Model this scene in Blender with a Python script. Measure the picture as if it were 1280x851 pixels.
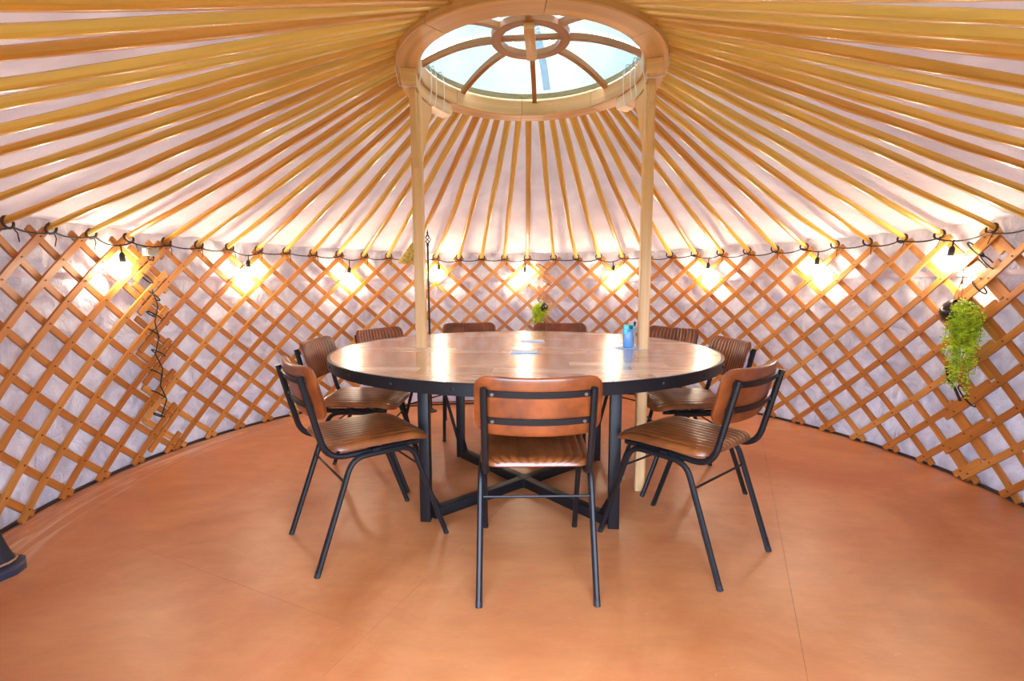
import bpy, bmesh, math, random
from mathutils import Vector, Matrix
for o in list(bpy.data.objects): bpy.data.objects.remove(o)
S = bpy.context.scene
COL = S.collection
rnd = random.Random(7)
sin, cos, pi, rad = math.sin, math.cos, math.pi, math.radians

# ------------------------------------------------------------------ camera
cam_d = bpy.data.cameras.new('camera'); cam = bpy.data.objects.new('camera', cam_d); COL.objects.link(cam)
cam_d.sensor_width = 36; cam_d.lens = 36*602.7/1280; cam_d.clip_start = .02; cam_d.clip_end = 200
PITCH, ROLL = .1111, .003
def camray(vx, vy, vz):
    cr, sr = cos(ROLL), sin(ROLL)
    v = Vector((cr*vx+sr*vz, vy, -sr*vx+cr*vz))
    cp, sp = cos(-PITCH), sin(-PITCH)
    return Vector((v.x, cp*v.y-sp*v.z, sp*v.y+cp*v.z))
r_, u_, f_ = camray(1,0,0), camray(0,0,1), camray(0,1,0)
cam.matrix_world = Matrix(((r_.x,u_.x,-f_.x,0),(r_.y,u_.y,-f_.y,0),(r_.z,u_.z,-f_.z,1.07),(0,0,0,1)))
S.camera = cam

# ------------------------------------------------------------------ world, exposure
S.view_settings.view_transform = 'Standard'; S.view_settings.look = 'None'
S.view_settings.gamma = 1; S.view_settings.use_curve_mapping = False
S.view_settings.exposure = 1.35
SKY_STRENGTH = 8.0
BULB_STRENGTH = 92
wd = bpy.data.worlds.new('sky'); S.world = wd; wd.use_nodes = True
nt = wd.node_tree; nt.nodes.clear()
def nd(nt, t, **k):
    n = nt.nodes.new(t)
    for a, b in k.items():
        if a.startswith('i_'): n.inputs[a[2:].replace('_', ' ')].default_value = b
        else: setattr(n, a, b)
    return n
tc = nd(nt, 'ShaderNodeTexCoord'); nz = nd(nt, 'ShaderNodeTexNoise', i_Scale=3.2, i_Detail=8., i_Roughness=.6)
rp = nd(nt, 'ShaderNodeValToRGB'); bg = nd(nt, 'ShaderNodeBackground', i_Strength=SKY_STRENGTH); wo = nd(nt, 'ShaderNodeOutputWorld')
rp.color_ramp.elements[0].position = .42; rp.color_ramp.elements[0].color = (.56, .75, 1.12, 1)
rp.color_ramp.elements[1].position = .60; rp.color_ramp.elements[1].color = (.86, .98, 1.24, 1)
L = nt.links.new
L(tc.outputs['Generated'], nz.inputs['Vector']); L(nz.outputs['Fac'], rp.inputs['Fac']); L(rp.outputs['Color'], bg.inputs['Color']); L(bg.outputs[0], wo.inputs[0])

# ------------------------------------------------------------------ materials
def lin(c):
    def f(v):
        v /= 255.
        return v/12.92 if v <= .04045 else ((v+.055)/1.055)**2.4
    return (f(c[0]), f(c[1]), f(c[2]), 1)
def mat(name, col, rough=.5, metal=0., spec=.5, coat=0., bump=0., bscale=60., var=0., vscale=8., coords='Object', emis=None, trans=0.):
    m = bpy.data.materials.new(name); m.use_nodes = True; t = m.node_tree; b = t.nodes['Principled BSDF']
    b.inputs['Roughness'].default_value = rough; b.inputs['Metallic'].default_value = metal
    b.inputs['Specular IOR Level'].default_value = spec; b.inputs['Coat Weight'].default_value = coat; b.inputs['Coat Roughness'].default_value = .08
    b.inputs['Base Color'].default_value = lin(col); b.inputs['Transmission Weight'].default_value = trans
    if emis: b.inputs['Emission Color'].default_value = lin(emis[0]); b.inputs['Emission Strength'].default_value = emis[1]
    if var or bump:
        tc = nd(t, 'ShaderNodeTexCoord')
    if var:
        n = nd(t, 'ShaderNodeTexNoise', i_Scale=vscale, i_Detail=5.); t.links.new(tc.outputs[coords], n.inputs['Vector'])
        r = nd(t, 'ShaderNodeValToRGB'); r.color_ramp.elements[0].position = .3; r.color_ramp.elements[1].position = .7
        a = [max(0, v*(1-var)) for v in col]; z = [min(255, v*(1+var)) for v in col]
        r.color_ramp.elements[0].color = lin(a); r.color_ramp.elements[1].color = lin(z)
        t.links.new(n.outputs['Fac'], r.inputs['Fac']); t.links.new(r.outputs['Color'], b.inputs['Base Color'])
    if bump:
        n = nd(t, 'ShaderNodeTexNoise', i_Scale=bscale, i_Detail=4.); t.links.new(tc.outputs[coords], n.inputs['Vector'])
        u = nd(t, 'ShaderNodeBump', i_Strength=bump, i_Distance=.01); t.links.new(n.outputs['Fac'], u.inputs['Height']); t.links.new(u.outputs[0], b.inputs['Normal'])
    return m
def wood(name, c1, c2, c3=None, rough=.4, coords='UV', sx=1.2, sy=26., coat=0., grain=.5):
    """grain runs along x of the coordinates; every object gets its own tone between c1..c2 (c3 the dark grain)"""
    m = bpy.data.materials.new(name); m.use_nodes = True; t = m.node_tree; b = t.nodes['Principled BSDF']; K = t.links.new
    tc = nd(t, 'ShaderNodeTexCoord'); oi = nd(t, 'ShaderNodeObjectInfo')
    mp = nd(t, 'ShaderNodeMapping'); mp.inputs['Scale'].default_value = (sx, sy, sy)
    ad = nd(t, 'ShaderNodeVectorMath', operation='ADD'); sc = nd(t, 'ShaderNodeVectorMath', operation='SCALE'); sc.inputs[0].default_value = (31., 17., 23.)
    K(oi.outputs['Random'], sc.inputs['Scale']); K(tc.outputs[coords], ad.inputs[0]); K(sc.outputs[0], ad.inputs[1]); K(ad.outputs[0], mp.inputs['Vector'])
    n = nd(t, 'ShaderNodeTexNoise', i_Scale=1., i_Detail=6., i_Roughness=.62, i_Distortion=.4); K(mp.outputs[0], n.inputs['Vector'])
    r = nd(t, 'ShaderNodeValToRGB'); r.color_ramp.elements[0].position = .32; r.color_ramp.elements[1].position = .62
    r.color_ramp.elements[0].color = (1-grain, 1-grain, 1-grain, 1); r.color_ramp.elements[1].color = (1, 1, 1, 1); K(n.outputs['Fac'], r.inputs['Fac'])
    mr = nd(t, 'ShaderNodeValToRGB'); mr.color_ramp.elements[0].color = lin(c1); mr.color_ramp.elements[1].color = lin(c2)
    if c3: e = mr.color_ramp.elements.new(.5); e.color = lin(c3)
    K(oi.outputs['Random'], mr.inputs['Fac'])
    mx = nd(t, 'ShaderNodeMixRGB', blend_type='MULTIPLY'); mx.inputs[0].default_value = 1; K(mr.outputs[0], mx.inputs[1]); K(r.outputs[0], mx.inputs[2])
    K(mx.outputs[0], b.inputs['Base Color']); b.inputs['Roughness'].default_value = rough; b.inputs['Coat Weight'].default_value = coat; b.inputs['Coat Roughness'].default_value = .11
    u = nd(t, 'ShaderNodeBump', i_Strength=.12, i_Distance=.004); K(n.outputs['Fac'], u.inputs['Height']); K(u.outputs[0], b.inputs['Normal'])
    return m
def cloth(name, c1, c2, scale=6., bump=.5, through=.15):
    m = bpy.data.materials.new(name); m.use_nodes = True; t = m.node_tree; b = t.nodes['Principled BSDF']; K = t.links.new
    tc = nd(t, 'ShaderNodeTexCoord'); n = nd(t, 'ShaderNodeTexNoise', i_Scale=scale, i_Detail=6., i_Distortion=1.2); K(tc.outputs['Object'], n.inputs['Vector'])
    r = nd(t, 'ShaderNodeValToRGB'); r.color_ramp.elements[0].position = .35; r.color_ramp.elements[1].position = .65
    r.color_ramp.elements[0].color = lin(c1); r.color_ramp.elements[1].color = lin(c2); K(n.outputs['Fac'], r.inputs['Fac']); K(r.outputs[0], b.inputs['Base Color'])
    b.inputs['Roughness'].default_value = .75; b.inputs['Specular IOR Level'].default_value = .25
    u = nd(t, 'ShaderNodeBump', i_Strength=bump, i_Distance=.03); K(n.outputs['Fac'], u.inputs['Height'])
    mp = nd(t, 'ShaderNodeMapping'); mp.inputs['Scale'].default_value = (1, 1, .45); K(tc.outputs['Object'], mp.inputs[0])
    vo = nd(t, 'ShaderNodeTexNoise', i_Scale=scale*2.6, i_Detail=2., i_Distortion=2.6); K(mp.outputs[0], vo.inputs['Vector'])
    ab = nd(t, 'ShaderNodeMath', operation='PINGPONG'); ab.inputs[1].default_value = .12; K(vo.outputs['Fac'], ab.inputs[0])
    u2 = nd(t, 'ShaderNodeBump', i_Strength=bump*.45, i_Distance=.05); K(ab.outputs[0], u2.inputs['Height']); K(u.outputs[0], u2.inputs['Normal']); K(u2.outputs[0], b.inputs['Normal'])
    # thin cloth: some daylight comes through
    tl = nd(t, 'ShaderNodeBsdfTranslucent'); K(r.outputs[0], tl.inputs[0]); ms = nd(t, 'ShaderNodeMixShader'); ms.inputs[0].default_value = through
    K(b.outputs[0], ms.inputs[1]); K(tl.outputs[0], ms.inputs[2]); K(ms.outputs[0], t.nodes['Material Output'].inputs[0])
    return m
def floor_mat():
    m = bpy.data.materials.new('painted_floor'); m.use_nodes = True; t = m.node_tree; b = t.nodes['Principled BSDF']; K = t.links.new
    tc = nd(t, 'ShaderNodeTexCoord'); ge = nd(t, 'ShaderNodeNewGeometry')
    n = nd(t, 'ShaderNodeTexNoise', i_Scale=1.3, i_Detail=7., i_Roughness=.6, i_Distortion=.8); K(ge.outputs['Position'], n.inputs['Vector'])
    r = nd(t, 'ShaderNodeValToRGB'); r.color_ramp.elements[0].position = .33; r.color_ramp.elements[1].position = .68
    r.color_ramp.elements[0].color = lin((178, 106, 56)); r.color_ramp.elements[1].color = lin((208, 140, 88)); K(n.outputs['Fac'], r.inputs['Fac'])
    mp = nd(t, 'ShaderNodeMapping'); mp.inputs['Scale'].default_value = (3., 9., 1.); mp.inputs['Rotation'].default_value = (0, 0, .5); K(ge.outputs['Position'], mp.inputs[0])
    n2 = nd(t, 'ShaderNodeTexNoise', i_Scale=1.6, i_Detail=8., i_Roughness=.7); K(mp.outputs[0], n2.inputs['Vector'])
    r2 = nd(t, 'ShaderNodeValToRGB'); r2.color_ramp.elements[0].position = .3; r2.color_ramp.elements[1].position = .72
    r2.color_ramp.elements[0].color = (.86, .84, .84, 1); r2.color_ramp.elements[1].color = (1.06, 1.07, 1.08, 1); K(n2.outputs['Fac'], r2.inputs['Fac'])
    mx = nd(t, 'ShaderNodeMixRGB', blend_type='MULTIPLY'); mx.inputs[0].default_value = 1; K(r.outputs[0], mx.inputs[1]); K(r2.outputs[0], mx.inputs[2])
    # pale scuffs: paint worn thin in streaks and specks
    n3 = nd(t, 'ShaderNodeTexNoise', i_Scale=2.2, i_Detail=9., i_Roughness=.72, i_Distortion=2.); K(mp.outputs[0], n3.inputs['Vector'])
    r3 = nd(t, 'ShaderNodeValToRGB'); r3.color_ramp.elements[0].position = .62; r3.color_ramp.elements[1].position = .78
    r3.color_ramp.elements[0].color = (0, 0, 0, 1); r3.color_ramp.elements[1].color = (.45, .45, .45, 1); K(n3.outputs['Fac'], r3.inputs['Fac'])
    n5 = nd(t, 'ShaderNodeTexNoise', i_Scale=1.9, i_Detail=9., i_Roughness=.68, i_Distortion=1.5); n5.noise_dimensions = '4D'; n5.inputs['W'].default_value = 3.7; K(ge.outputs['Position'], n5.inputs['Vector'])
    r5 = nd(t, 'ShaderNodeValToRGB'); r5.color_ramp.elements[0].position = .50; r5.color_ramp.elements[1].position = .74; r5.color_ramp.elements[1].color = (.45, .45, .45, 1); K(n5.outputs['Fac'], r5.inputs['Fac'])
    m0 = nd(t, 'ShaderNodeMixRGB'); m0.inputs[2].default_value = lin((180, 88, 56)); K(r5.outputs[0], m0.inputs[0]); K(mx.outputs[0], m0.inputs[1])
    m2 = nd(t, 'ShaderNodeMixRGB'); m2.inputs[2].default_value = lin((222, 176, 150)); K(r3.outputs[0], m2.inputs[0]); K(m0.outputs[0], m2.inputs[1])
    # the worn pale band of streaks along the wall at the left
    sb_ = nd(t, 'ShaderNodeVectorMath', operation='SUBTRACT'); sb_.inputs[1].default_value = (.10, 2.556, 0); K(ge.outputs['Position'], sb_.inputs[0])
    le = nd(t, 'ShaderNodeVectorMath', operation='LENGTH'); K(sb_.outputs[0], le.inputs[0])
    m_r = nd(t, 'ShaderNodeMapRange', interpolation_type='SMOOTHSTEP'); m_r.inputs[1].default_value = 2.08; m_r.inputs[2].default_value = 2.30; K(le.outputs['Value'], m_r.inputs[0])
    sx_ = nd(t, 'ShaderNodeSeparateXYZ'); K(sb_.outputs[0], sx_.inputs[0])
    at = nd(t, 'ShaderNodeMath', operation='ARCTAN2'); K(sx_.outputs[0], at.inputs[0]); K(sx_.outputs[1], at.inputs[1])
    cb = nd(t, 'ShaderNodeCombineXYZ'); a9 = nd(t, 'ShaderNodeMath', operation='MULTIPLY'); a9.inputs[1].default_value = 3.2; K(at.outputs[0], a9.inputs[0]); K(a9.outputs[0], cb.inputs[0])
    l9 = nd(t, 'ShaderNodeMath', operation='MULTIPLY'); l9.inputs[1].default_value = 22.; K(le.outputs['Value'], l9.inputs[0]); K(l9.outputs[0], cb.inputs[1])
    n4 = nd(t, 'ShaderNodeTexNoise', i_Scale=1.1, i_Detail=6., i_Roughness=.7, i_Distortion=.6); K(cb.outputs[0], n4.inputs['Vector'])
    r4 = nd(t, 'ShaderNodeValToRGB'); r4.color_ramp.elements[0].position = .50; r4.color_ramp.elements[1].position = .66; r4.color_ramp.elements[1].color = (.8, .8, .8, 1); K(n4.outputs['Fac'], r4.inputs['Fac'])
    sd_ = nd(t, 'ShaderNodeMapRange', interpolation_type='SMOOTHSTEP'); sd_.inputs[1].default_value = -1.2; sd_.inputs[2].default_value = -1.6; K(sx_.outputs[0], sd_.inputs[0])
    q1 = nd(t, 'ShaderNodeMath', operation='MULTIPLY'); K(m_r.outputs[0], q1.inputs[0]); K(r4.outputs[0], q1.inputs[1])
    q2 = nd(t, 'ShaderNodeMath', operation='MULTIPLY'); K(q1.outputs[0], q2.inputs[0]); K(sd_.outputs[0], q2.inputs[1])
    m3 = nd(t, 'ShaderNodeMixRGB'); m3.inputs[2].default_value = lin((232, 200, 178)); K(q2.outputs[0], m3.inputs[0]); K(m2.outputs[0], m3.inputs[1])
    K(m3.outputs[0], b.inputs['Base Color'])
    b.inputs['Roughness'].default_value = .38; b.inputs['Specular IOR Level'].default_value = .45
    u = nd(t, 'ShaderNodeBump', i_Strength=.12, i_Distance=.004); K(n2.outputs['Fac'], u.inputs['Height']); K(u.outputs[0], b.inputs['Normal'])
    return m
def leather(name, c1, c2, rough=.32):
    m = bpy.data.materials.new(name); m.use_nodes = True; t = m.node_tree; b = t.nodes['Principled BSDF']; K = t.links.new
    tc = nd(t, 'ShaderNodeTexCoord'); oi = nd(t, 'ShaderNodeObjectInfo')
    ad = nd(t, 'ShaderNodeVectorMath', operation='ADD'); K(tc.outputs['Object'], ad.inputs[0]); K(oi.outputs['Location'], ad.inputs[1])
    n = nd(t, 'ShaderNodeTexNoise', i_Scale=9., i_Detail=6., i_Roughness=.6); K(ad.outputs[0], n.inputs['Vector'])
    r = nd(t, 'ShaderNodeValToRGB'); r.color_ramp.elements[0].position = .3; r.color_ramp.elements[1].position = .68
    r.color_ramp.elements[0].color = lin(c1); r.color_ramp.elements[1].color = lin(c2); K(n.outputs['Fac'], r.inputs['Fac']); K(r.outputs[0], b.inputs['Base Color'])
    n2 = nd(t, 'ShaderNodeTexNoise', i_Scale=160., i_Detail=3.); K(tc.outputs['Object'], n2.inputs['Vector'])
    u = nd(t, 'ShaderNodeBump', i_Strength=.12, i_Distance=.002); K(n2.outputs['Fac'], u.inputs['Height']); K(u.outputs[0], b.inputs['Normal'])
    b.inputs['Roughness'].default_value = rough; b.inputs['Coat Weight'].default_value = .35; b.inputs['Coat Roughness'].default_value = .18
    return m
def glass_mat():
    m = bpy.data.materials.new('sky_dimming_acrylic'); m.use_nodes = True; t = m.node_tree; t.nodes.clear()
    o = nd(t, 'ShaderNodeOutputMaterial'); tr = nd(t, 'ShaderNodeBsdfTransparent'); tr.inputs[0].default_value = (.252, .276, .246, 1)  # dark tint added to hold down the bright sky seen through the dome
    g = nd(t, 'ShaderNodeBsdfGlossy', i_Roughness=.03); mx = nd(t, 'ShaderNodeMixShader'); mx.inputs[0].default_value = .04
    t.links.new(tr.outputs[0], mx.inputs[1]); t.links.new(g.outputs[0], mx.inputs[2]); t.links.new(mx.outputs[0], o.inputs[0])
    return m
M = dict(
    floor=floor_mat(), subfloor=mat('subfloor', (70, 48, 36), .8), ground=mat('grass_ground', (92, 104, 66), .95, var=.25, vscale=3.),
    lining=cloth('white_lining', (208, 200, 205), (242, 236, 236), 7., .9, .12), roof=cloth('roof_canvas', (226, 216, 214), (240, 232, 228), 2.5, .3, .125),
    seam=mat('seam_tape', (226, 210, 222), .7),
    lattice=wood('lattice_wood', (196, 124, 52), (216, 150, 72), (182, 108, 42), .42, sx=2., sy=40., grain=.3),
    rafter=wood('rafter_wood', (248, 208, 106), (224, 154, 64), (242, 192, 88), .34, sx=1.2, sy=30., coat=.2, grain=.28),
    ring=wood('ring_wood', (226, 170, 104), (236, 184, 120), None, .38, sx=3., sy=30., grain=.3),
    rib=wood('rib_wood', (176, 112, 60), (196, 132, 76), None, .45, sx=3., sy=40., grain=.3),
    post=wood('post_wood', (240, 190, 126), (244, 196, 134), None, .35, sx=.8, sy=22., coat=.2, grain=.25),
    plank=wood('table_plank', (196, 152, 116), (236, 212, 184), (172, 128, 96), .24, coords='Object', sx=2.5, sy=34., coat=.6, grain=.42),
    board=mat('table_core', (120, 84, 56), .6),
    black=mat('black_metal', (19, 19, 22), .45, .0, .35, bump=.05, bscale=150.), steel=mat('bolt_steel', (120, 118, 116), .35, .9),
    leather_seat=leather('tan_leather', (90, 46, 20), (150, 84, 38), .34), leather_back=leather('brown_leather', (84, 38, 16), (152, 76, 32), .34),
    rubber=mat('black_rubber', (24, 26, 30), .6), cord=mat('black_cord', (22, 20, 20), .7), strapgrey=mat('grey_webbing', (120, 124, 140), .8, bump=.6, bscale=240.),
    white_cord=mat('white_cord', (232, 228, 226), .8), tan_cord=mat('tan_cord', (196, 158, 96), .8), dark_tie=mat('dark_tie', (74, 44, 26), .8),
    rivet=mat('hide_knot', (108, 64, 30), .6), acrylic=glass_mat(),
    bulb=mat('lit_bulb', (255, 236, 200), .4), pot=mat('black_pot', (24, 24, 30), .25, coat=.5), soil=mat('soil', (60, 42, 28), .95),
    leaf=mat('string_leaf', (176, 214, 36), .5, var=.3, vscale=30.), stem=mat('plant_stem', (96, 140, 36), .6),
    iron=mat('wrought_iron', (44, 42, 34), .5, .5), straw=mat('woven_straw', (196, 176, 92), .8, bump=.8, bscale=180., var=.25, vscale=60.),
    blue=mat('blue_plastic', (96, 150, 204), .3, var=.06, vscale=20.), cyan=mat('cyan_plastic', (70, 206, 226), .3), dark=mat('dark_plastic', (14, 16, 24), .4),
    clear=mat('clear_bottle', (214, 222, 236), .12, trans=.7), pinkwhite=mat('pale_nozzle', (238, 214, 208), .4), brown=mat('brown_trigger', (70, 40, 44), .5),
    paper=mat('white_paper', (240, 246, 252), .6), paperblue=mat('blue_paper', (196, 224, 250), .55), white=mat('white_enamel', (228, 228, 246), .4),
    grey=mat('grey_plastic', (150, 144, 138), .5), trim=mat('dark_edge_trim', (52, 36, 34), .7), navy=mat('black_fabric', (30, 32, 42), .75), navyfoot=mat('dark_foot', (44, 48, 66), .45), tan=mat('tan_piping', (168, 126, 84), .6),
    doorwood=wood('door_wood', (176, 104, 48), (190, 118, 60), None, .5, coords='Object', grain=.3),
)
t_ = M['strapgrey'].node_tree; tl = nd(t_, 'ShaderNodeBsdfTranslucent'); tl.inputs[0].default_value = (.85, .88, .95, 1); ms = nd(t_, 'ShaderNodeMixShader'); ms.inputs[0].default_value = .85
t_.links.new(t_.nodes['Principled BSDF'].outputs[0], ms.inputs[1]); t_.links.new(tl.outputs[0], ms.inputs[2]); t_.links.new(ms.outputs[0], t_.nodes['Material Output'].inputs[0])
b_ = M['bulb'].node_tree.nodes['Principled BSDF']; b_.inputs['Emission Color'].default_value = (1, .88, .66, 1); b_.inputs['Emission Strength'].default_value = BULB_STRENGTH

# ------------------------------------------------------------------ mesh helpers
class MB:
    def __init__(s): s.v = []; s.f = []; s.uv = []
    def add(s, vs, fs, uvs=None):
        n = len(s.v); s.v += [tuple(v) for v in vs]; s.f += [tuple(i+n for i in f) for f in fs]
        s.uv += uvs if uvs else [[(0, 0)]*len(f) for f in fs]
        return s
    def box(s, c, d, R=None, bev=0.):
        c = Vector(c); x, y, z = [k/2 for k in d]
        if bev <= 0:
            P = [Vector((a*x, b*y, e*z)) for e in (-1, 1) for b in (-1, 1) for a in (-1, 1)]
            F = [(0, 2, 3, 1), (4, 5, 7, 6), (0, 1, 5, 4), (2, 6, 7, 3), (0, 4, 6, 2), (1, 3, 7, 5)]
        else:
            B = bmesh.new(); bmesh.ops.create_cube(B, size=1); bmesh.ops.scale(B, vec=d, verts=B.verts)
            bmesh.ops.bevel(B, geom=B.edges[:], offset=bev, segments=2, affect='EDGES', profile=.5)
            B.verts.index_update(); P = [v.co.copy() for v in B.verts]; F = [tuple(v.index for v in f.verts) for f in B.faces]; B.free()
        if R is not None: P = [R @ p for p in P]
        return s.add([p+c for p in P], F)
    def sweep(s, frames, sections, closed=False):
        """frames: list of (centre, a, b) vectors; sections: one list of (p,q) or a list of such lists; uv = (length, girth)"""
        n = len(frames); sec = sections if isinstance(sections[0][0], (list, tuple)) else [sections]*n
        k = len(sec[0]); V = []; F = []; U = []; acc = [0.]
        for i in range(1, n): acc.append(acc[-1]+(Vector(frames[i][0])-Vector(frames[i-1][0])).length)
        g = [0.]
        for j in range(k):
            p, q = sec[0][j], sec[0][(j+1) % k]; g.append(g[-1]+math.hypot(p[0]-q[0], p[1]-q[1]))
        for (c, a, b), sc in zip(frames, sec):
            for p, q in sc: V.append(Vector(c)+Vector(a)*p+Vector(b)*q)
        m = n if closed else n-1
        for i in range(m):
            i2 = (i+1) % n
            for j in range(k):
                j2 = (j+1) % k
                F.append((i*k+j, i*k+j2, i2*k+j2, i2*k+j)); a0, a1 = acc[i], (acc[i+1] if i+1 < n else acc[-1]+.1)
                U.append([(a0, g[j]), (a0, g[j+1]), (a1, g[j+1]), (a1, g[j])])
        if not closed:
            F.append(tuple(range(k))[::-1]); U.append([(p*1., q) for p, q in sec[0]][::-1])
            F.append(tuple((n-1)*k+j for j in range(k))); U.append([(p, q) for p, q in sec[-1]])
        return s.add(V, F, U)
    def tube(s, pts, r, n=8, closed=False):
        pts = [Vector(p) for p in pts]; N = len(pts); rr = r if isinstance(r, (list, tuple)) else [r]*N
        T = []
        for i in range(N):
            a = pts[(i-1) % N] if closed or i > 0 else pts[i]; b = pts[(i+1) % N] if closed or i < N-1 else pts[i]
            T.append((b-a).normalized())
        ref = Vector((0, 0, 1)) if abs(T[0].z) < .9 else Vector((1, 0, 0))
        a = T[0].cross(ref).normalized(); fr = []
        for i in range(N):
            a = (a-T[i]*a.dot(T[i])).normalized(); fr.append((pts[i], a, T[i].cross(a)))
        secs = [[(cos(2*pi*j/n)*q, sin(2*pi*j/n)*q) for j in range(n)] for q in rr]
        return s.sweep(fr, secs, closed)
    def lathe(s, prof, n=16, R=None, c=(0, 0, 0)):
        V = []; F = []; c = Vector(c)
        for r, z in prof:
            for j in range(n):
                p = Vector((r*cos(2*pi*j/n), r*sin(2*pi*j/n), z)); V.append((R @ p if R is not None else p)+c)
        for i in range(len(prof)-1):
            for j in range(n): F.append((i*n+j, i*n+(j+1) % n, (i+1)*n+(j+1) % n, (i+1)*n+j))
        F.append(tuple(range(n))[::-1]); F.append(tuple((len(prof)-1)*n+j for j in range(n)))
        return s.add(V, F)
    def prism(s, poly, z0, z1, bev=0.):
        n = len(poly); V = [(x, y, z0) for x, y in poly]+[(x, y, z1-bev) for x, y in poly]
        F = [tuple(range(n))[::-1]]+[(i, (i+1) % n, n+(i+1) % n, n+i) for i in range(n)]
        if bev > 0:
            cx = sum(p[0] for p in poly)/n; cy = sum(p[1] for p in poly)/n
            V += [(x+(cx-x)*bev/max(.02, math.hypot(x-cx, y-cy)), y+(cy-y)*bev/max(.02, math.hypot(x-cx, y-cy)), z1) for x, y in poly]
            F += [(n+i, n+(i+1) % n, 2*n+(i+1) % n, 2*n+i) for i in range(n)]; F.append(tuple(range(2*n, 3*n)))
        else: F.append(tuple(range(n, 2*n)))
        return s.add(V, F)
    def mesh(s, name, m, smooth=True):
        me = bpy.data.meshes.new(name); me.from_pydata(s.v, [], s.f)
        ul = me.uv_layers.new(name='UVMap'); i = 0
        for u in s.uv:
            for c in u: ul.data[i].uv = c; i += 1
        me.materials.append(M[m] if isinstance(m, str) else m)
        if smooth: me.shade_smooth(); me.set_sharp_from_angle(angle=rad(38))
        me.update(); return me
    def build(s, name, m, parent=None, smooth=True):
        return link(name, s.mesh(name, m, smooth), parent)
def link(name, me, parent=None):
    o = bpy.data.objects.new(name, me); COL.objects.link(o)
    if parent: o.parent = parent
    return o
def thing(name, label, cat, loc=(0, 0, 0), rz=0., group=None):
    o = bpy.data.objects.new(name, None); COL.objects.link(o); o.location = loc; o.rotation_euler = (0, 0, rz); o.empty_display_size = .1
    return tag(o, label, cat, group)
def tag(o, label, cat, group=None):
    o['label'] = label; o['category'] = cat
    if group: o['group'] = group
    return o
def structure(o): o['kind'] = 'structure'; return o
def copy_tree(o, parent=None):
    c = o.copy(); COL.objects.link(c)
    if parent: c.parent = parent
    for ch in o.children: copy_tree(ch, c)
    return c

# yurt frame: angles run from +y towards +x (to the right of the view)
CX, CY, R, ZW = .10, 2.556, 2.393, 1.356
KX, KY = .095, 2.505            # crown centre
def yp(t, r, z): return Vector((r*sin(rad(t)), r*cos(rad(t)), z))     # about the yurt's own centre
DOOR0, DOOR1 = 165.5, -162.5      # wall ends either side of the doorway (behind the camera)

# ------------------------------------------------------------------ ground and floor
g = MB(); g.prism([(30*cos(2*pi*i/48), 30*sin(2*pi*i/48)) for i in range(48)], -.4, -.16)
structure(g.build('ground', 'ground', None, False))
disc = [(CX+2.5*cos(2*pi*i/96), CY+2.5*sin(2*pi*i/96)) for i in range(96)]
fl = MB(); fl.prism(disc, -.16, -.018); floor = structure(fl.build('floor', 'subfloor', None, False))
def clip(poly, convex):
    """polygon clipped to a convex counter-clockwise polygon"""
    out = poly; n = len(convex)
    for i in range(n):
        a, b = convex[i], convex[(i+1) % n]; inp, out = out, []
        side = lambda p: (b[0]-a[0])*(p[1]-a[1])-(b[1]-a[1])*(p[0]-a[0])
        for j in range(len(inp)):
            p, q = inp[j], inp[(j+1) % len(inp)]; sp, sq = side(p), side(q)
            if sp >= 0: out.append(p)
            if (sp > 0 > sq) or (sp < 0 < sq):
                t = sp/(sp-sq); out.append((p[0]+(q[0]-p[0])*t, p[1]+(q[1]-p[1])*t))
        if not out: return []
    return out
ang = math.atan2(.359, .164); ux, uy = cos(ang), sin(ang); ox, oy = .805+uy*0, 1.205
for i in range(-4, 4):
    for j in range(-3, 4):
        gap = .0004; a0, a1 = j*2.44+(.0 if i % 2 else 1.22)-.35, (j+1)*2.44+(.0 if i % 2 else 1.22)-.35; b0, b1 = i*1.22, (i+1)*1.22
        q = [(a0+gap, b0+gap), (a1-gap, b0+gap), (a1-gap, b1-gap), (a0+gap, b1-gap)]
        q = clip([(ox+ux*a-uy*b, oy+uy*a+ux*b) for a, b in q], disc)
        if len(q) > 2: p = MB(); p.prism(q, -.018, 0.); p.build('floor_panel', 'floor', floor, False)

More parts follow.
